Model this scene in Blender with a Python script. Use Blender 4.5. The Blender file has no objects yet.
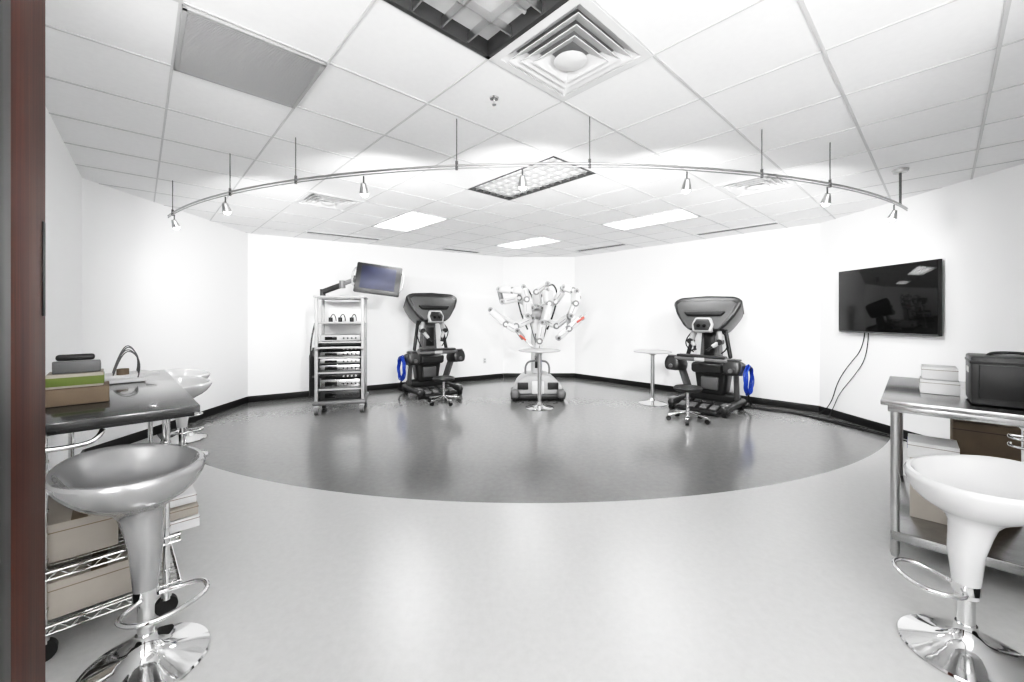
import bpy, bmesh, math, random
from mathutils import Vector, Matrix, Euler
random.seed(4)
S=bpy.context.scene
COL=S.collection
H=2.74
R=math.radians

# ------------------------------------------------------------------ materials
def M(name,col,rough=.5,metal=0,noise=0,nscale=8,coat=0,emit=0,bump=0,bscale=60):
    m=bpy.data.materials.new(name); m.use_nodes=True
    nt=m.node_tree; b=nt.nodes['Principled BSDF']
    if not isinstance(col,(tuple,list)): col=(col,col,col)
    b.inputs['Base Color'].default_value=(*col,1)
    b.inputs['Roughness'].default_value=rough
    b.inputs['Metallic'].default_value=metal
    b.inputs['Coat Weight'].default_value=coat
    tc=nt.nodes.new('ShaderNodeTexCoord')
    if noise:
        n=nt.nodes.new('ShaderNodeTexNoise'); n.inputs['Scale'].default_value=nscale; n.inputs['Detail'].default_value=5
        r=nt.nodes.new('ShaderNodeValToRGB')
        r.color_ramp.elements[0].position=.3; r.color_ramp.elements[1].position=.7
        r.color_ramp.elements[0].color=(*[max(0,c*(1-noise)) for c in col],1)
        r.color_ramp.elements[1].color=(*[min(1,c*(1+noise)) for c in col],1)
        nt.links.new(tc.outputs['Object'],n.inputs['Vector']); nt.links.new(n.outputs['Fac'],r.inputs['Fac'])
        nt.links.new(r.outputs['Color'],b.inputs['Base Color'])
    if bump:
        n=nt.nodes.new('ShaderNodeTexNoise'); n.inputs['Scale'].default_value=bscale
        bp=nt.nodes.new('ShaderNodeBump'); bp.inputs['Strength'].default_value=bump; bp.inputs['Distance'].default_value=.01
        nt.links.new(tc.outputs['Object'],n.inputs['Vector']); nt.links.new(n.outputs['Fac'],bp.inputs['Height']); nt.links.new(bp.outputs['Normal'],b.inputs['Normal'])
    if emit:
        b.inputs['Emission Color'].default_value=(1,1,1,1); b.inputs['Emission Strength'].default_value=emit
    return m
wallM=M('wall_paint',.92,.6,bump=.03,bscale=120)
ceilM=M('ceiling_tile',.90,.75,noise=.015,nscale=30,bump=.04,bscale=200)
teeM=M('tee_metal',.62,.5)
blackM=M('black_rubber',.010,.45)
blkgl=M('black_gloss',.006,.06)
dark=M('dark_grey_plastic',.018,.38,noise=.1)
char=M('charcoal_shell',.030,.32)
hoodF=M('hood_face',.07,.4)
mid=M('mid_grey_plastic',.12,.4)
lgrey=M('light_grey_plastic',.36,.38)
white=M('white_plastic',.72,.35)
robW=M('robot_white_shell',.58,.35)
robG=M('robot_grey_shell',.24,.35)
chrome=M('chrome',.70,.07,1)
steel=M('stainless',.42,.25,1,noise=.08,nscale=20)
alum=M('brushed_alu',.5,.35,1)
stoolG=M('stool_silver_shell',.36,.24,.55,coat=.5)
stoolW=M('stool_white_shell',.56,.2,coat=.5)
lamM=M('dark_laminate',.035,.18,coat=.4)
card=M('cardboard',(.19,.15,.11),.8,noise=.08)
cardG=M('greyed_cardboard',(.40,.37,.33),.8,noise=.05)
paper=M('paper_white',.70,.7)
green=M('green_label',(.13,.17,.04),.6)
blue=M('blue_cable',(.01,.05,.32),.4)
red=M('red_tip',(.4,.05,.03),.4)
louv=M('louver_alu',.70,.3,1)
lampOff=M('lamp_panel_dim',.55,.5,emit=.10)
lampMid=M('lamp_panel_half',.8,.5,emit=.22)
lampM=M('lamp_panel',.9,.5,emit=19)
bulbM=M('bulb',.9,.5,emit=25)
vent=M('vent_grey',.28,.6)
frameG=M('fixture_frame_dark',.05,.4)
def woodmat():
    m=bpy.data.materials.new('mahogany'); m.use_nodes=True; nt=m.node_tree; b=nt.nodes['Principled BSDF']
    tc=nt.nodes.new('ShaderNodeTexCoord'); mp=nt.nodes.new('ShaderNodeMapping'); mp.inputs['Scale'].default_value=(25,25,1.2)
    n=nt.nodes.new('ShaderNodeTexNoise'); n.inputs['Scale'].default_value=2; n.inputs['Detail'].default_value=8
    r=nt.nodes.new('ShaderNodeValToRGB'); r.color_ramp.elements[0].color=(.030,.008,.004,1); r.color_ramp.elements[1].color=(.090,.028,.015,1)
    r.color_ramp.elements[0].position=.3; r.color_ramp.elements[1].position=.75
    nt.links.new(tc.outputs['Object'],mp.inputs['Vector']); nt.links.new(mp.outputs['Vector'],n.inputs['Vector'])
    nt.links.new(n.outputs['Fac'],r.inputs['Fac']); nt.links.new(r.outputs['Color'],b.inputs['Base Color'])
    b.inputs['Roughness'].default_value=.5; b.inputs['Specular IOR Level'].default_value=.15; return m
wood=woodmat()
screenM=M('screen_blue',(.012,.015,.04),.5,noise=.4,nscale=3)

# ------------------------------------------------------------------ helpers
def root(name,loc=(0,0,0),rz=0):
    e=bpy.data.objects.new(name,None); e.location=loc; e.rotation_euler=(0,0,rz); e.empty_display_size=.2
    COL.objects.link(e); return e
def mk(name,me,mat,parent=None,smooth=False,loc=(0,0,0),rot=(0,0,0)):
    o=bpy.data.objects.new(name,me)
    if mat: me.materials.append(mat)
    if smooth:
        for p in me.polygons: p.use_smooth=True
        try: me.set_sharp_from_angle(angle=R(38))
        except Exception: pass
    o.location=loc; o.rotation_euler=rot; COL.objects.link(o)
    if parent: o.parent=parent
    return o
def frombm(bm,name):
    bmesh.ops.recalc_face_normals(bm,faces=bm.faces)
    me=bpy.data.meshes.new(name); bm.to_mesh(me); bm.free(); return me
def box(p,name,c,s,mat,rot=(0,0,0),bev=.006,seg=2):
    bm=bmesh.new(); bmesh.ops.create_cube(bm,size=1); bmesh.ops.scale(bm,vec=s,verts=bm.verts)
    b=min(bev,min(s)*.45)
    if b>.0005: bmesh.ops.bevel(bm,geom=bm.edges[:],offset=b,segments=seg,profile=.5,affect='EDGES')
    return mk(name,frombm(bm,name),mat,p,b>.0005,c,rot)
def orient(a,b):
    return (Vector(b)-Vector(a)).to_track_quat('Z','Y')
def cyl(p,name,a,b,r,mat,r2=None,seg=20):
    a=Vector(a); b=Vector(b); L=(b-a).length
    bm=bmesh.new(); bmesh.ops.create_cone(bm,cap_ends=True,segments=seg,radius1=r,radius2=r if r2 is None else r2,depth=L)
    me=frombm(bm,name); me.transform(Matrix.Translation((a+b)/2)@orient(a,b).to_matrix().to_4x4())
    return mk(name,me,mat,p,True)
def link(p,name,a,b,w,t,mat,bev=.02):
    a=Vector(a); b=Vector(b); L=(b-a).length
    bm=bmesh.new(); bmesh.ops.create_cube(bm,size=1); bmesh.ops.scale(bm,vec=(w,t,L),verts=bm.verts)
    bmesh.ops.bevel(bm,geom=bm.edges[:],offset=min(bev,w*.4,t*.4,L*.4),segments=3,profile=.5,affect='EDGES')
    me=frombm(bm,name); me.transform(Matrix.Translation((a+b)/2)@orient(a,b).to_matrix().to_4x4())
    return mk(name,me,mat,p,True)
def tube(p,name,pts,r,mat,cyc=False,smooth=True):
    cu=bpy.data.curves.new(name,'CURVE'); cu.dimensions='3D'; cu.bevel_depth=r; cu.bevel_resolution=3; cu.use_fill_caps=True
    if smooth:
        sp=cu.splines.new('NURBS'); sp.points.add(len(pts)-1)
        for i,q in enumerate(pts): sp.points[i].co=(*q,1)
        sp.order_u=3; sp.use_endpoint_u=True; sp.resolution_u=8
    else:
        sp=cu.splines.new('POLY'); sp.points.add(len(pts)-1)
        for i,q in enumerate(pts): sp.points[i].co=(*q,1)
    sp.use_cyclic_u=cyc
    t=bpy.data.objects.new('tmp',cu); COL.objects.link(t)
    dg=bpy.context.evaluated_depsgraph_get(); me=bpy.data.meshes.new_from_object(t.evaluated_get(dg))
    bpy.data.objects.remove(t); me.name=name; me.materials.clear()
    return mk(name,me,mat,p,True)
def lathe(p,name,prof,mat,seg=48,loc=(0,0,0),fn=None,rz=0):
    bm=bmesh.new(); rings=[]
    for (r,z) in prof:
        ring=[]
        if r<1e-5: ring=[bm.verts.new(((0,0,z) if not fn else (fn(0,z,0)[0],fn(0,z,0)[1],z)))]
        else:
            for i in range(seg):
                a=2*math.pi*i/seg
                dx,dy,dz=fn(r,z,a) if fn else (0,0,0)
                ring.append(bm.verts.new((r*math.cos(a)+dx,r*math.sin(a)+dy,z+dz)))
        rings.append(ring)
    for A,B in zip(rings,rings[1:]):
        if len(A)==1 and len(B)==1: continue
        for i in range(seg):
            j=(i+1)%seg
            if len(A)==1: bm.faces.new((A[0],B[i],B[j]))
            elif len(B)==1: bm.faces.new((A[i],A[j],B[0]))
            else: bm.faces.new((A[i],A[j],B[j],B[i]))
    return mk(name,frombm(bm,name),mat,p,True,loc,(0,0,rz))
def prism(p,name,poly,y0,y1,mat,bev=.02,loc=(0,0,0),rot=(0,0,0),s1=1.0,seg=3):
    """poly in XZ, extruded y0..y1; s1 scales far side"""
    bm=bmesh.new()
    A=[bm.verts.new((x,y0,z)) for x,z in poly]
    cz=sum(z for x,z in poly)/len(poly)
    B=[bm.verts.new((x*s1,y1,cz+(z-cz)*s1)) for x,z in poly]
    bm.faces.new(A); bm.faces.new(B[::-1]); n=len(poly)
    for i in range(n): bm.faces.new((A[i],B[i],B[(i+1)%n],A[(i+1)%n]))
    bmesh.ops.recalc_face_normals(bm,faces=bm.faces)
    if bev: bmesh.ops.bevel(bm,geom=bm.edges[:],offset=bev,segments=seg,profile=.5,affect='EDGES')
    return mk(name,frombm(bm,name),mat,p,True,loc,rot)
def quads(name,qs,mat,parent=None,loc=(0,0,0),rot=(0,0,0)):
    bm=bmesh.new()
    for q in qs: bm.faces.new([bm.verts.new(v) for v in q])
    me=bpy.data.meshes.new(name); bm.to_mesh(me); bm.free()
    return mk(name,me,mat,parent,False,loc,rot)

# ------------------------------------------------------------------ room shell
P=[(-4.27,6.48),(-.20,9.10),(1.43,9.10),(4.45,5.80),(4.50,3.50),(1.95,.95),(1.95,-1.3),(-1.40,-1.3),(-1.40,.80),(-4.17,3.89)]
names=['back_left','back','back_right','right','right_diagonal','entry_right','entry_back','entry_left','left_diagonal','left']
for i,nm in enumerate(names):
    a=Vector(P[i]); b=Vector(P[(i+1)%len(P)]); d=(b-a).normalized(); n=Vector((-d.y,d.x))
    L=(b-a).length; ang=math.atan2(d.y,d.x); m=(a+b)/2
    t=.1; c=m+n*t/2
    box(None,'wall_'+nm,(c.x,c.y,H/2),(L,t,H),wallM,(0,0,ang),bev=0)
    c=m-n*.007
    box(None,'baseboard_'+nm,(c.x,c.y,.052),(L-.01,.014,.1),blackM,(0,0,ang),bev=.002)
bm=bmesh.new(); bm.faces.new([bm.verts.new((x,y,0)) for x,y in P]); bmesh.ops.recalc_face_normals(bm,faces=bm.faces)
for f in bm.faces:
    if f.normal.z<0: f.normal_flip()
me=bpy.data.meshes.new('floor'); bm.to_mesh(me); bm.free()
def floormat():
    m=bpy.data.materials.new('vinyl_floor'); m.use_nodes=True; nt=m.node_tree; b=nt.nodes['Principled BSDF']; L=nt.links
    tc=nt.nodes.new('ShaderNodeTexCoord'); mp=nt.nodes.new('ShaderNodeMapping'); mp.inputs['Location'].default_value=(-.15,-9.3,0)
    L.new(tc.outputs['Object'],mp.inputs['Vector'])
    ln=nt.nodes.new('ShaderNodeVectorMath'); ln.operation='LENGTH'; L.new(mp.outputs['Vector'],ln.inputs[0])
    lt=nt.nodes.new('ShaderNodeMath'); lt.operation='LESS_THAN'; lt.inputs[1].default_value=6.3; L.new(ln.outputs['Value'],lt.inputs[0])
    def mott(c,amt,sc):
        n=nt.nodes.new('ShaderNodeTexNoise'); n.inputs['Scale'].default_value=sc; n.inputs['Detail'].default_value=6; n.inputs['Roughness'].default_value=.65
        L.new(tc.outputs['Object'],n.inputs['Vector'])
        r=nt.nodes.new('ShaderNodeValToRGB'); r.color_ramp.elements[0].position=.3; r.color_ramp.elements[1].position=.7
        r.color_ramp.elements[0].color=(*[v*(1-amt) for v in c],1); r.color_ramp.elements[1].color=(*[min(1,v*(1+amt)) for v in c],1)
        L.new(n.outputs['Fac'],r.inputs['Fac']); return r.outputs['Color']
    mx=nt.nodes.new('ShaderNodeMix'); mx.data_type='RGBA'
    L.new(lt.outputs[0],mx.inputs[0]); L.new(mott((.50,.50,.495),.05,26),mx.inputs[6]); L.new(mott((.175,.175,.173),.09,20),mx.inputs[7])
    L.new(mx.outputs[2],b.inputs['Base Color'])
    mr=nt.nodes.new('ShaderNodeMapRange'); mr.inputs['To Min'].default_value=.32; mr.inputs['To Max'].default_value=.17
    L.new(lt.outputs[0],mr.inputs['Value']); L.new(mr.outputs['Result'],b.inputs['Roughness'])
    b.inputs['Specular IOR Level'].default_value=.9
    return m
mk('floor',me,floormat())
CA=math.atan2(.681,.732)
def E(x,y): return (x*.732+y*.681, -x*.681+y*.732)
E0,F0,G=.13,-.19,.6
pe=[E(x,y) for x,y in P]
def inside(x,y,poly):
    c=False; n=len(poly)
    for i in range(n):
        x1,y1=poly[i]; x2,y2=poly[(i+1)%n]
        if (y1>y)!=(y2>y) and x<(x2-x1)*(y-y1)/(y2-y1)+x1: c=not c
    return c
holes=set()
def cell(e,f): return (round((e-E0)/G),round((f-F0)/G))
troff=[(.13,1.33,1.01,1.61),(2.53,3.13,2.21,3.41),(2.53,3.13,4.61,5.81),(4.93,5.53,2.21,3.41),(4.93,5.53,4.61,5.81)]
diff=[(1.33,1.01),(1.33,4.61),(4.33,1.01)]
for a,b,c,d in troff:
    i0,j0=cell(a,c); i1,j1=cell(b,d)
    for i in range(i0,i1):
        for j in range(j0,j1): holes.add((i,j))
for e,f in diff: holes.add(cell(e,f))
qs=[]
for i in range(-8,22):
    for j in range(-12,16):
        a=E0+i*G; c=F0+j*G; ok=False
        for u in range(5):
            for v in range(5):
                if inside(a+u*G/4,c+v*G/4,pe): ok=True
        if not ok or (i,j) in holes: continue
        qs.append([(a,c,H),(a,c+G,H),(a+G,c+G,H),(a+G,c,H)])
quads('ceiling',qs,ceilM,rot=(0,0,CA))
def clip_line(k,axis):
    ts=[];n=len(pe)
    for i in range(n):
        A=pe[i];B=pe[(i+1)%n]
        if (A[axis]>k)!=(B[axis]>k):
            t=(k-A[axis])/(B[axis]-A[axis]); ts.append(A[1-axis]+t*(B[1-axis]-A[1-axis]))
    ts.sort(); return list(zip(ts[::2],ts[1::2]))
def strip(segs,axis,w,z):
    out=[]
    for k,t0,t1 in segs:
        if axis==0: v=[(k-w,t0),(k-w,t1),(k+w,t1),(k+w,t0)]
        else: v=[(t0,k-w),(t0,k+w),(t1,k+w),(t1,k-w)]
        out.append([(x,y,z) for x,y in v])
    return out
def cut(k,axis,t0,t1):
    spans=[(t0,t1)]
    for a,b,c,d in troff:
        lo,hi=(a,b) if axis==0 else (c,d); s0,s1=(c,d) if axis==0 else (a,b)
        if lo+.1<k<hi-.1:
            n=[]
            for u,v in spans:
                if s1<=u or s0>=v: n.append((u,v))
                else:
                    if u<s0: n.append((u,s0))
                    if v>s1: n.append((s1,v))
            spans=n
    return [(k,u,v) for u,v in spans]
segs0=[];segs1=[]
for i in range(-10,24):
    k=E0+i*G
    for t0,t1 in clip_line(k,0): segs0+=cut(k,0,t0,t1)
    k=F0+i*G
    for t0,t1 in clip_line(k,1): segs1+=cut(k,1,t0,t1)
bm=bmesh.new()
for q in strip(segs0,0,.006,H-.005)+strip(segs1,1,.008,H-.0055):
    fv=[bm.verts.new(v) for v in q]; f=bm.faces.new(fv)
    r=bmesh.ops.extrude_face_region(bm,geom=[f]); bmesh.ops.translate(bm,vec=(0,0,.004),verts=[v for v in r['geom'] if isinstance(v,bmesh.types.BMVert)])
me=frombm(bm,'trim_ceiling_grid'); mk('trim_ceiling_grid',me,teeM,rot=(0,0,CA))

for n,(a,b,c,d) in enumerate(troff):
    rt=root('ceiling_light_fixture',rz=CA)
    mx,my=(a+b)/2,(c+d)/2; sx,sy=b-a,d-c
    dp=[.075,.03,.10,.10,.10][n]; ld=[.045,.022,.08,.08,.08][n]
    box(rt,'lamp_panel',(mx,my,H+dp),(sx-.02,sy-.02,.01),[lampOff,lampMid,lampM,lampM,lampM][n],bev=0)
    if n==0:
        for k in (-.15,0,.15): cyl(rt,'fluorescent_tube',(a+.03,my+k,H+.058),(b-.03,my+k,H+.058),.010,white)
    fm=frameG if n<2 else lgrey
    fh=dp+.012
    for k,(c0,s0) in enumerate([((a+.012,my,0),(.024,sy,fh)),((b-.012,my,0),(.024,sy,fh)),((mx,c+.012,0),(sx,.024,fh)),((mx,d-.012,0),(sx,.024,fh))]):
        box(rt,'frame_%d'%k,(c0[0],c0[1],H-.008+fh/2),s0,fm,bev=.001)
    div=.1 if n==1 else .15
    nx=max(2,round(sx/div)); ny=max(2,round(sy/div))
    if n!=1:
        if sx>sy: ny=3
        else: nx=4
    for i in range(1,nx): box(rt,'louver_x%d'%i,(a+sx*i/nx,my,H+ld/2),(.008,sy-.05,ld),louv,bev=0)
    for j in range(1,ny): box(rt,'louver_y%d'%j,(mx,c+sy*j/ny,H+ld/2),(sx-.05,.008,ld),louv,bev=0)
for n,(a,c) in enumerate(diff):
    rt=root('air_diffuser',rz=CA)
    mx,my=a+.3,c+.3
    q2=math.sqrt(2)
    def ring(nm,r0,z0,r1,z1,mt,th=.004):
        o=lathe(rt,nm,[(r0*q2,z0),(r1*q2,z1),(r1*q2,z1+th),(r0*q2,z0+th),(r0*q2,z0)],mt,seg=4,loc=(mx,my,0),rz=R(45))
        for p_ in o.data.polygons: p_.use_smooth=False
    box(rt,'plenum',(mx,my,H+.12),(.59,.59,.02),lgrey,bev=0)
    ring('outer_frame',.298,H-.008,.255,H-.008,white,.01)
    ring('blade_1',.265,H-.008,.20,H+.03,white)
    ring('blade_2',.225,H-.016,.16,H+.022,white)
    ring('blade_3',.180,H-.022,.115,H+.016,white)
    ring('blade_4',.135,H-.028,.07,H+.01,white)
    lathe(rt,'center_plate',[(0,H-.04),(.05,H-.038),(.085,H-.026),(.03,H+.005),(0,H+.005)],white,seg=24,loc=(mx,my,0))
rt=root('ceiling_return_grille',rz=CA)
box(rt,'backing',(.43,2.51,H-.012),(.58,.58,.008),vent,bev=0)
for i in range(44): box(rt,'slat_%d'%i,(.43,2.24+i*.0126,H-.018),(.55,.006,.008),lgrey,bev=0)
for k,(c0,s0) in enumerate([((.145,2.51,H-.016),(.02,.6,.014)),((.715,2.51,H-.016),(.02,.6,.014)),((.43,2.22,H-.016),(.59,.02,.014)),((.43,2.80,H-.016),(.59,.02,.014))]):
    box(rt,'frame_%d'%k,c0,s0,lgrey,bev=.002)
for a,b in [((-3.25,6.32),(-2.3,6.98)),((-1.36,7.9),(-.69,8.4)),((1.33,8.2),(2.09,7.4)),((3.02,6.55),(3.79,5.7))]:
    a=Vector(a);b=Vector(b);m=(a+b)/2;d=b-a;ang=math.atan2(d.y,d.x)
    rt=root('linear_slot_diffuser',(m.x,m.y,0),ang)
    box(rt,'housing',(0,0,H-.008),(d.length,.13,.012),white,bev=.002)
    for k in (-.04,0,.04): box(rt,'slot',(0,k,H-.016),(d.length-.04,.014,.006),mid,bev=0)
rt=root('ceiling_sprinkler',(-.11,2.46,0))
lathe(rt,'escutcheon',[(0,H-.012),(.025,H-.01),(.03,H-.002),(0,H-.002)],chrome,seg=24)
cyl(rt,'stem',(0,0,H-.04),(0,0,H-.01),.006,chrome); lathe(rt,'deflector',[(0,H-.045),(.014,H-.045),(.014,H-.04),(0,H-.04)],chrome,seg=16)

# ------------------------------------------------------------------ track light
zt=2.42; tcx,tcy,tr=.30,8.53,5.85
def tpt(x,z=zt): return (x,tcy-math.sqrt(tr*tr-(x-tcx)**2),z)
rt=root('curved_track_light')
xs=[-3.5+i*(7.25/60) for i in range(61)]
tube(rt,'rail',[tpt(x) for x in xs],.008,alum,smooth=False)
tube(rt,'rail_lower',[tpt(x,zt-.02) for x in xs],.005,alum,smooth=False)
for i,x in enumerate([-3.35,-2.32,-1.62,-.375,.52,1.79,2.45]):
    q=tpt(x); cyl(rt,'hanger_%d'%i,q,(q[0],q[1],H-.003),.004,mid,seg=8)
    cyl(rt,'clamp_%d'%i,(q[0],q[1],zt-.03),(q[0],q[1],zt+.03),.010,mid,seg=12)
q=tpt(3.55); lathe(rt,'feed_canopy',[(0,H-.035),(.05,H-.03),(.06,H-.004),(0,H-.004)],alum,seg=24,loc=(q[0],q[1],0)); cyl(rt,'feed_rod',q,(q[0],q[1],H-.03),.010,mid,seg=12)
targets=[(-3.4,7.4,1.2),(-3.0,7.6,1.2),(-1.9,8.3,1.3),(.4,9.1,1.3),(2.3,8.2,1.3),(3.5,7.2,1.2),(3.9,6.8,1.2)]
for i,(x,tg) in enumerate(zip([-3.30,-2.38,-1.05,.07,1.20,2.42,3.4],targets)):
    q=Vector(tpt(x,zt-.03)); d=(Vector(tg)-q).normalized()
    d=Vector((d.x*.45,d.y*.45,-.8)).normalized()
    c=q+Vector((0,0,-.07)); cyl(rt,'head_stem_%d'%i,q,c,.006,mid,seg=10)
    cyl(rt,'lamp_head_%d'%i,c-d*.02,c+d*.05,.018,alum,r2=.034,seg=20)
    bm=bmesh.new(); bmesh.ops.create_uvsphere(bm,u_segments=16,v_segments=10,radius=.026)
    mk('bulb_%d'%i,frombm(bm,'bulb'),bulbM,rt,True,c+d*.052)
    l=bpy.data.lights.new('track_spot','SPOT'); l.energy=[34,100,120,120,120,115,55][i]; l.spot_size=R(130); l.spot_blend=1; l.shadow_soft_size=.05
    lo=bpy.data.objects.new('track_spot_lamp_%d'%i,l); lo.location=c+d*.10
    lo.rotation_euler=(Vector(tg)-Vector(lo.location)).to_track_quat('-Z','Y').to_euler(); COL.objects.link(lo); lo.parent=rt
# two added fill lights, unseen behind the camera, aimed up to brighten ceiling and room
for i,(x,y) in enumerate([(-.85,-.75),(1.35,-.75)]):
    l=bpy.data.lights.new('bounce_fill','AREA'); l.shape='DISK'; l.size=.8; l.energy=54
    lo=bpy.data.objects.new('bounce_fill_light_%d'%i,l); lo.location=(x,y,1.6)
    lo.rotation_euler=Vector((.0,.62,.78)).to_track_quat('-Z','Y').to_euler(); COL.objects.link(lo)

# ------------------------------------------------------------------ door at left
rt=root('door_1')
A=Vector((-1.05,.873)); d=Vector((.7044,-.7098)); ang=math.atan2(d.y,d.x)
L=.44; m=A+d*L/2
box(rt,'leaf',(m.x,m.y,1.07),(L,.045,2.12),wood,(0,0,ang),bev=.002)
nrm=Vector((.7098,.7044))
q=A+d*.05+nrm*.024
box(rt,'latch_plate',(q.x,q.y,1.50),(.02,.004,.20),blackM,(0,0,ang),bev=.001)
q=A+d*(L+.056)
box(rt,'steel_jamb',(q.x,q.y,1.08),(.11,.05,2.16),blackM,(0,0,ang),bev=.002)

# ------------------------------------------------------------------ bar stools
def barstool(loc,h,mat,back,foot,skew=.0,fs=1):
    rt=root('bar_stool',(loc[0],loc[1],0))
    k=h-.79
    prof=[(0,.690),(.06,.692),(.12,.703),(.165,.728),(.192,.760),(.205,.785),(.216,.797),(.230,.797),(.238,.786),(.236,.770),(.222,.742),(.198,.708),(.165,.678),(.125,.652),(.09,.630),(.072,.605),(.064,.56),(.055,.48),(.046,.38),(.038,.29),(.036,.27),(0,.27)]
    prof=[(r,z+k*min(1,z/.6)) for r,z in prof]
    bx,by=math.cos(back),math.sin(back)
    def fn(r,z,a):
        s=skew*max(0,min(1,(z-.5-k)/.28))
        if z<.66+k: return (bx*s,by*s,0)
        w=(r/.22)**3
        c=math.cos(a-back)
        return (bx*s,by*s,w*(.035*max(0,c)**1.5 -.012*max(0,-c)))
    lathe(rt,'seat_shell',prof,mat,seg=72,fn=fn)
    cyl(rt,'gas_column',(0,0,.10),(0,0,.30),.027,chrome,seg=32)
    lathe(rt,'base',[(0,.0),(.205,.0),(.21,.006),(.205,.014),(.16,.028),(.10,.045),(.055,.07),(.036,.10),(.033,.13),(0,.13)],chrome,seg=72)
    ca,sa=math.cos(foot),math.sin(foot)
    pts=[(.03,-.03),(.06,-.10),(.13,-.14),(.21,-.12),(.245,-.05),(.245,.05),(.21,.12),(.13,.14),(.06,.10),(.03,.03)]
    tube(rt,'footrest',[(fs*(x*ca-y*sa),fs*(x*sa+y*ca),.30+(.0 if x>.1 else -.02)) for x,y in pts],.009,chrome)
    cyl(rt,'collar',(0,0,.26),(0,0,.31),.042,chrome,seg=32)
barstool((-1.47,1.61),.79,stoolG,R(165),R(-25),.075)
barstool((1.88,1.66),.725,stoolW,R(10),R(165),.09,.9)
barstool((-3.72,4.55),.74,stoolW,R(150),R(-40))
barstool((-3.25,3.95),.74,stoolW,R(150),R(-40))

# ------------------------------------------------------------------ left work table with wire shelf
PL=(-1.50,1.93)
rt=root('work_table',(PL[0],PL[1],0),R(135))
box(rt,'top',(.90,.29,.955),(1.80,.58,.035),lamM,bev=.004)
box(rt,'edge_band',(.90,.29,.93),(1.76,.54,.02),blackM,bev=.002)
legs=[(.06,.12),(.07,.50),(1.72,.09),(1.72,.50)]
for i,(x,y) in enumerate(legs):
    cyl(rt,'post_%d'%i,(x,y,.10),(x,y,.93),.0145,chrome)
    for z in (.2,.4,.6,.8): cyl(rt,'post_groove',(x,y,z),(x,y,z+.01),.017,chrome)
    cyl(rt,'caster_fork_%d'%i,(x,y,.07),(x,y,.11),.02,chrome)
    cyl(rt,'caster_%d'%i,(x-.015,y,.042),(x+.015,y,.042),.042,blackM,seg=28)
for z in (.14,.36):
    for (a,b) in [((.05,.07),(1.74,.07)),((.05,.52),(1.74,.52)),((.05,.07),(.05,.52)),((1.74,.07),(1.74,.52))]:
        cyl(rt,'shelf_rail',(*a,z),(*b,z),.005,chrome,seg=8); cyl(rt,'shelf_rail_low',(*a,z-.03),(*b,z-.03),.004,chrome,seg=8)
        n=int((Vector(b)-Vector(a)).length/.06)
        pts=[(a[0]+(b[0]-a[0])*i/(2*n),a[1]+(b[1]-a[1])*i/(2*n),z-(.03 if i%2 else 0)) for i in range(2*n+1)]
        tube(rt,'shelf_truss',pts,.0025,chrome,smooth=False)
    for i in range(40):
        x=.07+i*.042; cyl(rt,'shelf_wire',(x,.07,z+.003),(x,.52,z+.003),.0025,chrome,seg=6)
tube(rt,'hanging_hook',[(-.005+.06,.52,.91),(.02,.54,.87),(.02,.44,.86),(.02,.34,.87),(.05,.33,.91)],.010,chrome)

def carton(name,parent_loc,rz,c,s,mat,tape=True):
    r=root(name,parent_loc,rz)
    box(r,'carton_body',c,s,mat,bev=.003)
    box(r,'lid_seam',(c[0],c[1],c[2]+s[2]*.28),(s[0]+.002,s[1]+.002,.003),card if mat is not card else dark,bev=0)
    if tape: box(r,'tape',(c[0],c[1],c[2]+s[2]/2+.0005),(s[0],.05,.001),cardG if mat is card else card,bev=0)
    return r
LL=(PL[0],PL[1],0)
carton('cardboard_box',LL,R(135),(.27,.34,.225),(.38,.34,.15),cardG)
carton('cardboard_box',LL,R(135),(.85,.30,.24),(.50,.40,.18),card)
carton('cardboard_box',LL,R(135),(.36,.40,.45),(.50,.24,.16),cardG)
carton('flat_box',LL,R(135),(.38,.12,.395),(.64,.25,.055),paper,False)
carton('flat_box',LL,R(135),(.36,.12,.452),(.60,.24,.05),cardG,False)
carton('flat_box',LL,R(135),(.38,.125,.504),(.60,.24,.045),paper,False)
r=root('storage_box',LL,R(135))
box(r,'lower_box',(.50,.42,1.015),(.19,.22,.08),card,bev=.004)
box(r,'upper_box',(.505,.425,1.09),(.17,.19,.068),cardG,bev=.004)
box(r,'green_stripe',(.505,.425,1.087),(.174,.194,.040),green,bev=.001)
r=root('desk_telephone',LL,R(135))
prism(r,'base',[(-.09,0),(.08,0),(.08,.03),(-.09,.06)],-.08,.08,mid,.005,loc=(.51,.42,1.126))
link(r,'handset',(.45,.36,1.200),(.45,.49,1.200),.04,.03,dark,.012)
for i in range(9): box(r,'key_%d'%i,(.52+.022*(i%3),.42+.022*(i//3-1),1.172-.004*(i%3)),(.014,.014,.012),white,(0,R(10),0),bev=.002)
r=root('wire_instrument_holder',LL,R(135))
box(r,'tray',(1.32,.28,.987),(.40,.28,.028),paper,bev=.008)
box(r,'paper_stack',(1.25,.24,1.012),(.22,.28,.02),paper,(0,0,.3),bev=.001)
for i in range(4):
    x=1.14+i*.09; tube(r,'wire_loop_%d'%i,[(x,.18,1.0),(x-.02,.16,1.10),(x+.02,.22,1.19+.03*(i%2)),(x+.05,.27,1.12),(x,.30,1.0)],.0035,mid)
cyl(r,'knob',(1.18,.25,1.02),(1.18,.25,1.06),.03,card)

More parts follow.
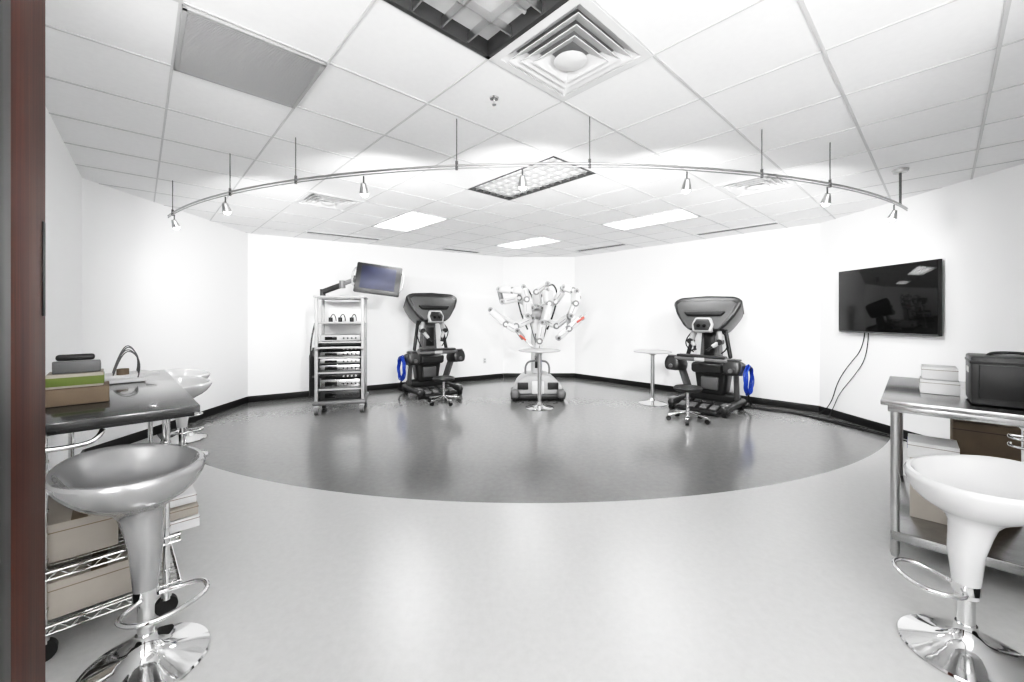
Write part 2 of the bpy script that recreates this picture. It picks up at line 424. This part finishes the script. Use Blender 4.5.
# ------------------------------------------------------------------ right stainless table
PR=(2.14,2.33); RA=R(-45)
rt=root('stainless_table',(PR[0],PR[1],0),RA)
W,Lg=.66,1.30
box(rt,'top',(W/2,Lg/2,.90),(W,Lg,.03),steel,bev=.006)
box(rt,'apron',(W/2,Lg/2,.867),(W-.06,Lg-.06,.04),steel,bev=.003)
for i,(x,y) in enumerate([(.06,.08),(W-.08,.08),(.06,Lg-.08),(W-.08,Lg-.08)]):
    cyl(rt,'leg_%d'%i,(x,y,.06),(x,y,.86),.02,alum); lathe(rt,'foot_%d'%i,[(0,0),(.016,0),(.022,.03),(.02,.065),(0,.065)],alum,seg=20,loc=(x,y,0))
box(rt,'lower_shelf',(W/2,Lg/2,.14),(W-.08,Lg-.12,.02),steel,bev=.003)
box(rt,'shelf_lip',(W/2-.005,.062,.125),(W-.1,.015,.05),steel,bev=.002)
LR=(PR[0],PR[1],0)
carton('flat_box',LR,RA,(.25,.55,.960),(.17,.22,.085),paper,False)
carton('flat_box',LR,RA,(.25,.55,1.044),(.155,.21,.075),paper,False)
r=root('equipment_case',LR,RA)
box(r,'body',(.51,.29,1.052),(.31,.30,.26),dark,bev=.012)
box(r,'side_panel',(.51,.138,1.047),(.25,.008,.18),blackM,bev=.002)
box(r,'lid_band',(.51,.29,1.15),(.315,.305,.015),blackM,bev=.002)
for x in (.39,.63):
    for y in (.2,.38): cyl(r,'foot',(x,y,.9155),(x,y,.923),.012,blackM)
tube(r,'handle',[(.43,.29,1.180),(.43,.29,1.200),(.59,.29,1.200),(.59,.29,1.180)],.008,blackM)
box(r,'label',(.354,.29,1.10),(.002,.1,.03),paper,bev=0)
carton('flat_box',LR,RA,(.22,.50,.33),(.20,.26,.36),cardG,False)
r=carton('flat_box',LR,RA,(.22,.50,.565),(.22,.24,.10),paper,False); box(r,'blue_label',(.109,.50,.58),(.002,.15,.04),blue,bev=0)
carton('cardboard_box',LR,RA,(.46,.90,.32),(.30,.34,.33),card)
carton('cardboard_box',LR,RA,(.46,.90,.60),(.28,.30,.22),card)
rt=root('chrome_towel_rail',LR,RA)
for z in (.76,.80): tube(rt,'ring',[(.48,.05,z),(.46,-.02,z),(.54,-.07,z),(.62,-.02,z),(.60,.05,z)],.007,chrome)
cyl(rt,'bracket',(.53,.04,.74),(.53,.04,.83),.008,chrome)
cyl(rt,'bracket_arm',(.48,.05,.80),(.60,.05,.80),.007,chrome)

# ------------------------------------------------------------------ TV
a=Vector((4.38,5.36)); b=Vector((4.41,4.12)); m=(a+b)/2; d=b-a
rt=root('wall_television',(m.x,m.y,1.59),math.atan2(d.y,d.x))
box(rt,'body',(0,.0,0),(d.length,.035,.80),blackM,bev=.006)
box(rt,'glass_panel',(0,-.019,.005),(d.length-.03,.004,.765),blkgl,bev=.001)
box(rt,'lower_bezel',(0,-.02,-.39),(d.length-.02,.006,.014),mid,bev=.001)
box(rt,'wall_bracket',(0,.045,0),(.5,.055,.3),dark,bev=.002)
tube(None,'tv_power_cable',[(4.40,5.0,1.22),(4.43,5.05,1.0),(4.40,5.25,.75),(4.42,5.45,.5),(4.38,5.5,.2),(4.30,5.6,.02),(4.1,5.7,.015)],.006,dark)
tube(None,'tv_signal_cable',[(4.40,4.95,1.22),(4.44,5.0,.9),(4.42,5.2,.6),(4.42,5.42,.35),(4.40,5.5,.12),(4.34,5.5,.012)],.005,dark)
for i in range(3):
    tube(None,'floor_cable',[(3.3+.1*i,6.3,.010),(3.6,6.05+.10*i,.010),(3.8,6.05-.1*i,.010),(4.05,5.8,.010),(4.2,5.4-.10*i,.010),(4.40,5.0-.3*i,.010)],.008,blackM)
for nm,(x,y),ang in [('wall_outlet',(-.60,8.83),math.atan2(2.62,4.07)),('wall_outlet',(-3.35,7.055),math.atan2(2.62,4.07))]:
    rt=root(nm,(x,y,.42),ang); box(rt,'plate',(0,-.004,0),(.075,.006,.12),white,bev=.002)
    for z in (-.025,.025): box(rt,'socket',(0,-.008,z),(.03,.003,.03),lgrey,bev=.001)

# ------------------------------------------------------------------ pub tables
def pub(loc,h,r):
    rt=root('round_pedestal_table',(loc[0],loc[1],0))
    lathe(rt,'top',[(0,h-.022),(r-.02,h-.022),(r,h-.016),(r,h-.004),(r-.006,h),(0,h)],lgrey,seg=64)
    cyl(rt,'column',(0,0,.03),(0,0,h-.02),.030,alum,seg=28)
    lathe(rt,'base',[(0,0),(.21,0),(.215,.006),(.20,.014),(.12,.028),(.05,.05),(.03,.09),(0,.09)],chrome,seg=64)
    lathe(rt,'top_flange',[(0,h-.06),(.04,h-.06),(.11,h-.024),(0,h-.024)],alum,seg=32)
pub((.42,6.12),.885,.32)
pub((2.25,6.42),.84,.29)

# ------------------------------------------------------------------ surgical console
def console(loc,rz,h,coil):
    rt=root('surgeon_console',(loc[0],loc[1],0),rz)
    k=h-1.75
    for s in (-1,1):
        box(rt,'skid_%d'%s,(s*.37,.04,.11),(.11,.86,.10),char,bev=.045,seg=5)
        box(rt,'skid_cap_%d'%s,(s*.37,-.27,.165),(.09,.20,.025),mid,bev=.01)
        for y in (-.32,.38):
            cyl(rt,'wheel',(s*.37-.03,y,.055),(s*.37+.03,y,.055),.055,blackM,seg=28)
    box(rt,'rear_beam',(0,.34,.16),(.74,.18,.16),char,bev=.06,seg=5)
    box(rt,'pedal_tray',(0,-.18,.065),(.60,.46,.04),dark,(R(4),0,0),bev=.015)
    for i,x in enumerate((-.22,-.08,.08,.22)):
        box(rt,'pedal_%d'%i,(x,-.28,.105),(.10,.15,.03),mid,(R(14),0,0),bev=.012)
        box(rt,'pedal_upper_%d'%i,(x,-.10,.135),(.10,.11,.03),char,(R(14),0,0),bev=.012)
    prism(rt,'rear_body',[(-.20,.20),(.20,.20),(.25,.55),(.20,.74),(-.20,.74),(-.25,.55)],.18,.44,char,.06,seg=5)
    for s in (-1,1):
        link(rt,'upright_%d'%s,(s*.34,.28,.15),(s*.40,.04,.66),.07,.13,mid,.03)
        prism(rt,'arm_pod_%d'%s,[(-.10,.02),(.10,.02),(.125,.12),(.11,.22),(.05,.26),(-.05,.26),(-.11,.22),(-.125,.12)],-.22,.20,char,.05,loc=(s*.42,-.05,.52),rot=(R(-10),0,0),s1=.8,seg=4)
        box(rt,'arm_pod_trim_%d'%s,(s*.42,-.10,.785),(.12,.28,.025),mid,(R(-6),0,0),bev=.012)
        cyl(rt,'pod_knob_%d'%s,(s*.42,-.28,.64),(s*.42,-.25,.645),.03,mid)
    box(rt,'armrest',(0,-.17,.77),(.76,.15,.075),mid,bev=.035,seg=4)
    box(rt,'armrest_pad',(0,-.18,.81),(.68,.14,.04),dark,bev=.019,seg=4)
    box(rt,'touchpad',(0,-.252,.77),(.14,.012,.05),lgrey,bev=.003)
    box(rt,'lower_electronics',(0,.10,.62),(.46,.20,.16),char,bev=.05,seg=4)
    box(rt,'knee_panel',(0,.16,.38),(.26,.06,.20),mid,bev=.025)
    prism(rt,'neck',[(-.15,.74),(.15,.74),(.11,1.30+k),(-.11,1.30+k)],.14,.32,mid,.03)
    box(rt,'neck_inset',(0,.135,1.0+k/2),(.15,.02,.34),dark,bev=.01)
    for s in (-1,1):
        link(rt,'controller_upper_%d'%s,(s*.15,.05,1.32+k),(s*.21,-.02,1.10+k),.065,.08,lgrey,.02)
        link(rt,'controller_lower_%d'%s,(s*.21,-.02,1.10+k),(s*.12,-.10,.98+k/2),.05,.06,lgrey,.02)
        cyl(rt,'controller_joint_%d'%s,(s*.21,-.07,1.09+k),(s*.21,.03,1.09+k),.042,char,seg=24)
        cyl(rt,'grip_%d'%s,(s*.12,-.10,.98+k/2),(s*.09,-.20,.94+k/2),.018,dark)
        box(rt,'finger_pad_%d'%s,(s*.09,-.20,.94+k/2),(.05,.07,.02),blackM,(0,.3*s,0),bev=.006)
        link(rt,'side_arm_%d'%s,(s*.31,.10,.78),(s*.22,.16,1.27+k),.045,.06,char,.02)
        tube(rt,'controller_cable_%d'%s,[(s*.16,.08,1.3+k),(s*.30,.02,1.15+k),(s*.30,.0,.98+k),(s*.20,.06,.85)],.010,blackM)
    poly=[(-.20,-.03),(.20,-.03),(.30,.04),(.44,.24),(.505,.40),(.48,.47),(.38,.51),(.0,.53),(-.38,.51),(-.48,.47),(-.505,.40),(-.44,.24),(-.30,.04)]
    z0=1.235+k
    T=dict(loc=(0,.03,z0),rot=(R(-16),0,0))
    prism(rt,'hood_shell',poly,-.16,.40,char,.055,s1=.74,seg=5,**T)
    prism(rt,'hood_face_panel',[(-.22,.0),(.22,.0),(.36,.20),(.43,.38),(.36,.43),(-.36,.43),(-.43,.38),(-.36,.20)],-.172,-.12,hoodF,.012,**T)
    ip=[(-.13,-.05),(.13,-.05),(.155,.06),(.11,.17),(-.11,.17),(-.155,.06)]
    prism(rt,'viewer_surround',ip,-.205,-.10,lgrey,.025,**T)
    ip=[(-.10,-.03),(.10,-.03),(.125,.06),(.085,.14),(-.085,.14),(-.125,.06)]
    prism(rt,'viewer_recess',ip,-.218,-.16,dark,.012,**T)
    for s in (-1,1): cyl(rt,'eyepiece_%d'%s,(s*.042,-.19,z0+.09),(s*.042,-.165,z0+.095),.022,blkgl,seg=24)
    prism(rt,'head_rest',[(-.24,.19),(.24,.19),(.30,.26),(-.30,.26)],-.21,-.12,blackM,.02,**T)
    for i in range(7):
        rr=.14+.011*(i%4); ox=coil*(.55+.014*(i%3))
        pts=[(ox+.01*math.sin(a*3+i),.04+rr*.9*math.cos(a),.50+rr*1.25*math.sin(a)) for a in [2*math.pi*j/24 for j in range(24)]]
        tube(rt,'cable_loop_%d'%i,pts,.009,blue,cyc=True)
    box(rt,'coil_hook',(coil*.53,.06,.68),(.12,.04,.03),mid,bev=.008)
    tube(rt,'trailing_cable',[(coil*.53,.1,.33),(coil*.52,.2,.2),(coil*.5,.45,.03),(coil*.2,.5,.02)],.013,blackM)
    return rt
console((-1.42,7.20),R(34),1.80,-1)
console((2.90,6.0),R(-46),1.68,1)

def swivel(loc,rz,h=.46):
    rt=root('swivel_stool',(loc[0],loc[1],0),rz)
    lathe(rt,'seat_cushion',[(0,h-.06),(.15,h-.06),(.175,h-.045),(.18,h-.02),(.165,h),(0,h+.004)],dark,seg=40)
    cyl(rt,'gas_lift',(0,0,.10),(0,0,h-.05),.022,chrome)
    for i in range(5):
        a=2*math.pi*i/5; x,y=.25*math.cos(a),.25*math.sin(a)
        link(rt,'spoke_%d'%i,(0,0,.12),(x,y,.075),.04,.025,chrome,.006)
        cyl(rt,'caster_%d'%i,(x-.02*math.sin(a),y+.02*math.cos(a),.03),(x+.02*math.sin(a),y-.02*math.cos(a),.03),.03,blackM)
        cyl(rt,'caster_stem_%d'%i,(x,y,.04),(x,y,.08),.008,chrome)
swivel((-1.10,6.45),.3,.42)
swivel((2.35,5.36),.5,.46)

# ------------------------------------------------------------------ surgical robot cart
rt=root('surgical_robot_cart',(.43,6.95,0),R(0))
sc=6.85/401
def Q(px,py,dy=0): return ((px-537)*sc,dy,1.4-(py-316)*sc)
prism(rt,'base_body',[(-.42,.05),(.42,.05),(.42,.20),(.34,.32),(.20,.42),(-.20,.42),(-.34,.32),(-.42,.20)],-.30,.45,lgrey,.06,s1=.9,seg=4)
box(rt,'base_skirt',(0,-.02,.07),(.90,.72,.09),dark,bev=.03)
for s in (-1,1):
    box(rt,'base_vent_%d'%s,(s*.25,-.305,.24),(.18,.02,.12),dark,bev=.01)
    box(rt,'outrigger_%d'%s,(s*.38,-.30,.12),(.15,.30,.14),mid,bev=.06,seg=5)
    cyl(rt,'wheel_f_%d'%s,(s*.38-.03,-.38,.06),(s*.38+.03,-.38,.06),.06,blackM); cyl(rt,'wheel_r_%d'%s,(s*.34-.03,.34,.06),(s*.34+.03,.34,.06),.06,blackM)
box(rt,'base_front_plate',(0,-.31,.20),(.20,.04,.24),robW,bev=.02)
box(rt,'column',(0,.10,.90),(.19,.24,1.10),robW,bev=.05,seg=4)
box(rt,'column_stripe',(0,-.025,.80),(.07,.01,.60),char,bev=.004)
box(rt,'column_head',(0,.10,1.43),(.36,.30,.20),robG,bev=.06,seg=4)
tube(rt,'push_handle',[(-.20,-.12,.42),(-.22,-.18,.62),(0,-.2,.66),(.22,-.18,.62),(.20,-.12,.42)],.018,robG)
chains=[
 ([(533,318,.0),(516,326,-.08),(497,316,-.18)],.14),
 ([(491,310,-.26),(506,324,-.32),(517,330,-.36)],.16),
 ([(532,308,.0),(519,298,-.08),(502,302,-.18)],.14),
 ([(499,290,-.24),(512,291,-.26),(523,292,-.28)],.21),
 ([(523,288,-.30),(526,300,-.32),(527,316,-.34)],.15),
 ([(538,306,.0),(536,292,-.06),(547,284,-.12)],.15),
 ([(546,290,-.22),(548,304,-.26),(543,322,-.30)],.18),
 ([(541,322,-.32),(538,340,-.36),(537,356,-.38)],.11),
 ([(542,308,.0),(555,302,-.08),(562,291,-.16)],.14),
 ([(562,288,-.22),(571,291,-.24),(576,298,-.26)],.17),
 ([(574,292,-.30),(573,304,-.32),(568,316,-.34)],.14),
 ([(541,318,.0),(556,326,-.08),(568,316,-.18)],.13),
 ([(556,337,-.40),(566,328,-.40),(578,318,-.40)],.11),
]
for ci,(pts,w) in enumerate(chains):
    V=[Vector(Q(*p)) for p in pts]
    for j in range(len(V)-1):
        a,b=V[j],V[j+1]; e=(b-a)*.06
        link(rt,'arm_%d_shell_%d'%(ci,j),a+e,b-e,w*(1.0 if j==0 else .88),.11,robW,.03)
        link(rt,'arm_%d_inset_%d'%(ci,j),a+(b-a)*.25-Vector((0,.057,0)),a+(b-a)*.75-Vector((0,.057,0)),w*.30,.012,robG,.004)
    for j,v in enumerate(V):
        r_=.054 if j==1 else .044
        cyl(rt,'arm_%d_pivot_%d'%(ci,j),v+Vector((0,-.076,0)),v+Vector((0,.07,0)),r_,robG if j!=1 else mid,seg=28)
        cyl(rt,'arm_%d_pivot_cap_%d'%(ci,j),v+Vector((0,-.084,0)),v+Vector((0,-.074,0)),r_*.5,robW if j==1 else char,seg=24)
for i,(a,b) in enumerate([((497,316,-.18),(491,310,-.26)),((502,302,-.18),(499,290,-.24)),((523,292,-.28),(523,288,-.30)),((547,284,-.12),(546,290,-.22)),((543,322,-.30),(541,322,-.32)),((562,291,-.16),(562,288,-.22)),((576,298,-.26),(574,292,-.30)),((568,316,-.18),(566,328,-.40)),((517,330,-.36),(523,338,-.42))]):
    link(rt,'setup_joint_%d'%i,Q(*a),Q(*b),.07,.07,robG,.02)
link(rt,'instrument_tip_left',Q(519,334,-.46),Q(525,339,-.46),.03,.03,red,.008)
link(rt,'instrument_tip_right',Q(573,322,-.48),Q(580,317,-.48),.035,.035,red,.008)
cyl(rt,'instrument_shaft',Q(517,332,-.42),Q(531,345,-.44),.012,alum); cyl(rt,'instrument_shaft_r',Q(558,335,-.47),Q(582,313,-.47),.012,alum)
tube(rt,'cable_harness',[Q(540,300,.1),Q(551,276,.12),Q(562,298,.10),Q(548,330,.1)],.016,char)
tube(rt,'cable_harness_l',[Q(534,300,.1),Q(526,279,.12),Q(514,300,.10),Q(528,330,.1)],.014,char)
for i,(x,y0,y1) in enumerate([(529,318,346),(546,316,350)]): tube(rt,'hanging_cable_%d'%i,[Q(x,y0,.0),Q(x+3,(y0+y1)/2,-.05),Q(537,y1,-.03)],.010,mid)

# ------------------------------------------------------------------ vision tower cart
rt=root('equipment_tower_cart',(-2.56,6.05,0),R(16))
W2,D2=.31,.27
for sx in (-1,1):
    for sy in (-1,1):
        box(rt,'upright',(sx*W2,sy*D2,.90),(.045,.05,1.52),lgrey,bev=.012)
        cyl(rt,'caster',(sx*.30-.025,sy*.30,.06),(sx*.30+.025,sy*.30,.06),.06,mid,seg=28)
        box(rt,'caster_fork',(sx*.30,sy*.30,.11),(.07,.06,.05),lgrey,bev=.012)
    box(rt,'side_panel',(sx*(W2+.01),0,.60),(.012,.46,.85),alum,bev=.004)
box(rt,'chassis',(0,0,.155),(.72,.68,.06),mid,bev=.025)
for i,z in enumerate((.34,.58,.80,1.02,1.30,1.66)):
    box(rt,'shelf_%d'%i,(0,0,z),(.62,.56,.022),lgrey,bev=.006)
box(rt,'top_cap',(0,0,1.675),(.70,.60,.03),lgrey,bev=.012)
eq=[(.19,.325,char),(.355,.49,steel),(.50,.565,dark),(.60,.70,steel),(.71,.785,alum),(.815,.89,steel),(.90,.955,dark),(1.035,1.13,lgrey)]
for i,(z0,z1,mt) in enumerate(eq):
    z1=min(z1,z1-.006)
    box(rt,'equipment_%d'%i,(0,-.01,(z0+z1)/2+.002),(.54,.50,z1-z0-.004),mt,bev=.008)
    box(rt,'equipment_display_%d'%i,(-.12,-.262,(z0+z1)/2),(.16,.006,(z1-z0)*.5),blkgl,bev=.001)
    for j in range(4): cyl(rt,'equipment_knob',(.05+j*.055,-.275,(z0+z1)/2),(.05+j*.055,-.255,(z0+z1)/2),.013,dark if mt is not dark else lgrey,seg=16)
for x in (-.15,-.02,.14):
    cyl(rt,'camera_head',(x,-.08,1.315),(x,-.08,1.38),.03,dark); tube(rt,'camera_cord',[(x,-.08,1.38),(x+.03,-.1,1.44),(x+.06,-.02,1.40),(x+.05,.1,1.33)],.008,dark)
box(rt,'wall_back',(0,.265,1.15),(.58,.01,.95),white,bev=.002)
tube(rt,'front_handle',[(-.31,-.30,.92),(-.31,-.37,.95),(0,-.38,.95),(.31,-.37,.95),(.31,-.30,.92)],.016,lgrey)
cyl(rt,'gas_cylinder',(-.40,.05,.22),(-.40,.05,.80),.065,dark,seg=32); lathe(rt,'gas_cylinder_shoulder',[(.065,.80),(.055,.85),(.025,.89),(.02,.93),(0,.93)],dark,seg=32,loc=(-.40,.05,0))
box(rt,'cylinder_bracket',(-.37,.05,.5),(.12,.16,.03),mid,bev=.006)
tube(rt,'side_cable',[(-.34,-.2,1.3),(-.40,-.26,1.0),(-.36,-.28,.7),(-.40,-.2,.45)],.012,dark)
cyl(rt,'arm_post',(-.27,.0,1.69),(-.27,.0,1.80),.04,char)
link(rt,'arm_lower',(-.27,.0,1.76),(.02,-.16,1.86),.075,.075,char,.02)
cyl(rt,'arm_elbow',(.02,-.16,1.81),(.02,-.16,1.92),.045,mid)
link(rt,'arm_upper',(.02,-.16,1.87),(.20,-.06,1.96),.065,.065,mid,.02)
cyl(rt,'arm_wrist',(.20,-.06,1.90),(.20,-.06,2.01),.035,mid)
mr=bpy.data.objects.new('monitor_mount',None); COL.objects.link(mr); mr.parent=rt; mr.location=(.52,-.12,1.95); mr.rotation_euler=(R(-8),R(7),R(-4))
link(rt,'arm_head',(.20,-.06,1.96),(.52,-.07,1.95),.05,.05,char,.02)
box(mr,'monitor_body',(0,0,0),(.66,.07,.46),mid,bev=.02,seg=3)
box(mr,'monitor_bezel',(0,-.036,0),(.64,.01,.44),dark,bev=.004)
box(mr,'monitor_screen',(0,-.043,.01),(.50,.004,.34),screenM,bev=.001)
for s in (-1,1):
    tube(mr,'monitor_handle_%d'%s,[(s*.32,0,.15),(s*.37,-.02,.13),(s*.37,-.02,-.13),(s*.32,0,-.15)],.014,lgrey)

# ------------------------------------------------------------------ world, camera
w=bpy.data.worlds.new('world'); S.world=w; w.use_nodes=True
w.node_tree.nodes['Background'].inputs[0].default_value=(1,1,1,1); w.node_tree.nodes['Background'].inputs[1].default_value=.3
cam=bpy.data.cameras.new('camera'); co=bpy.data.objects.new('camera',cam); COL.objects.link(co)
co.location=(0,0,1.40); co.rotation_euler=(R(90),0,0)
cam.sensor_width=36; cam.lens=401*36/1024; cam.shift_y=-25/1024; cam.clip_start=.05
S.camera=co
vs=S.view_settings
vs.view_transform='Standard'
vs.exposure=0.22
try:
    vs.use_curve_mapping=True
    cm=vs.curve_mapping; c=cm.curves[3]
    for x,y in [(.04,.030),(.15,.185),(.33,.45),(.60,.74)]: c.points.new(x,y)
    c.points[-1].location=(1,.97)
    cm.update()
except Exception as e:
    print('curve',e)
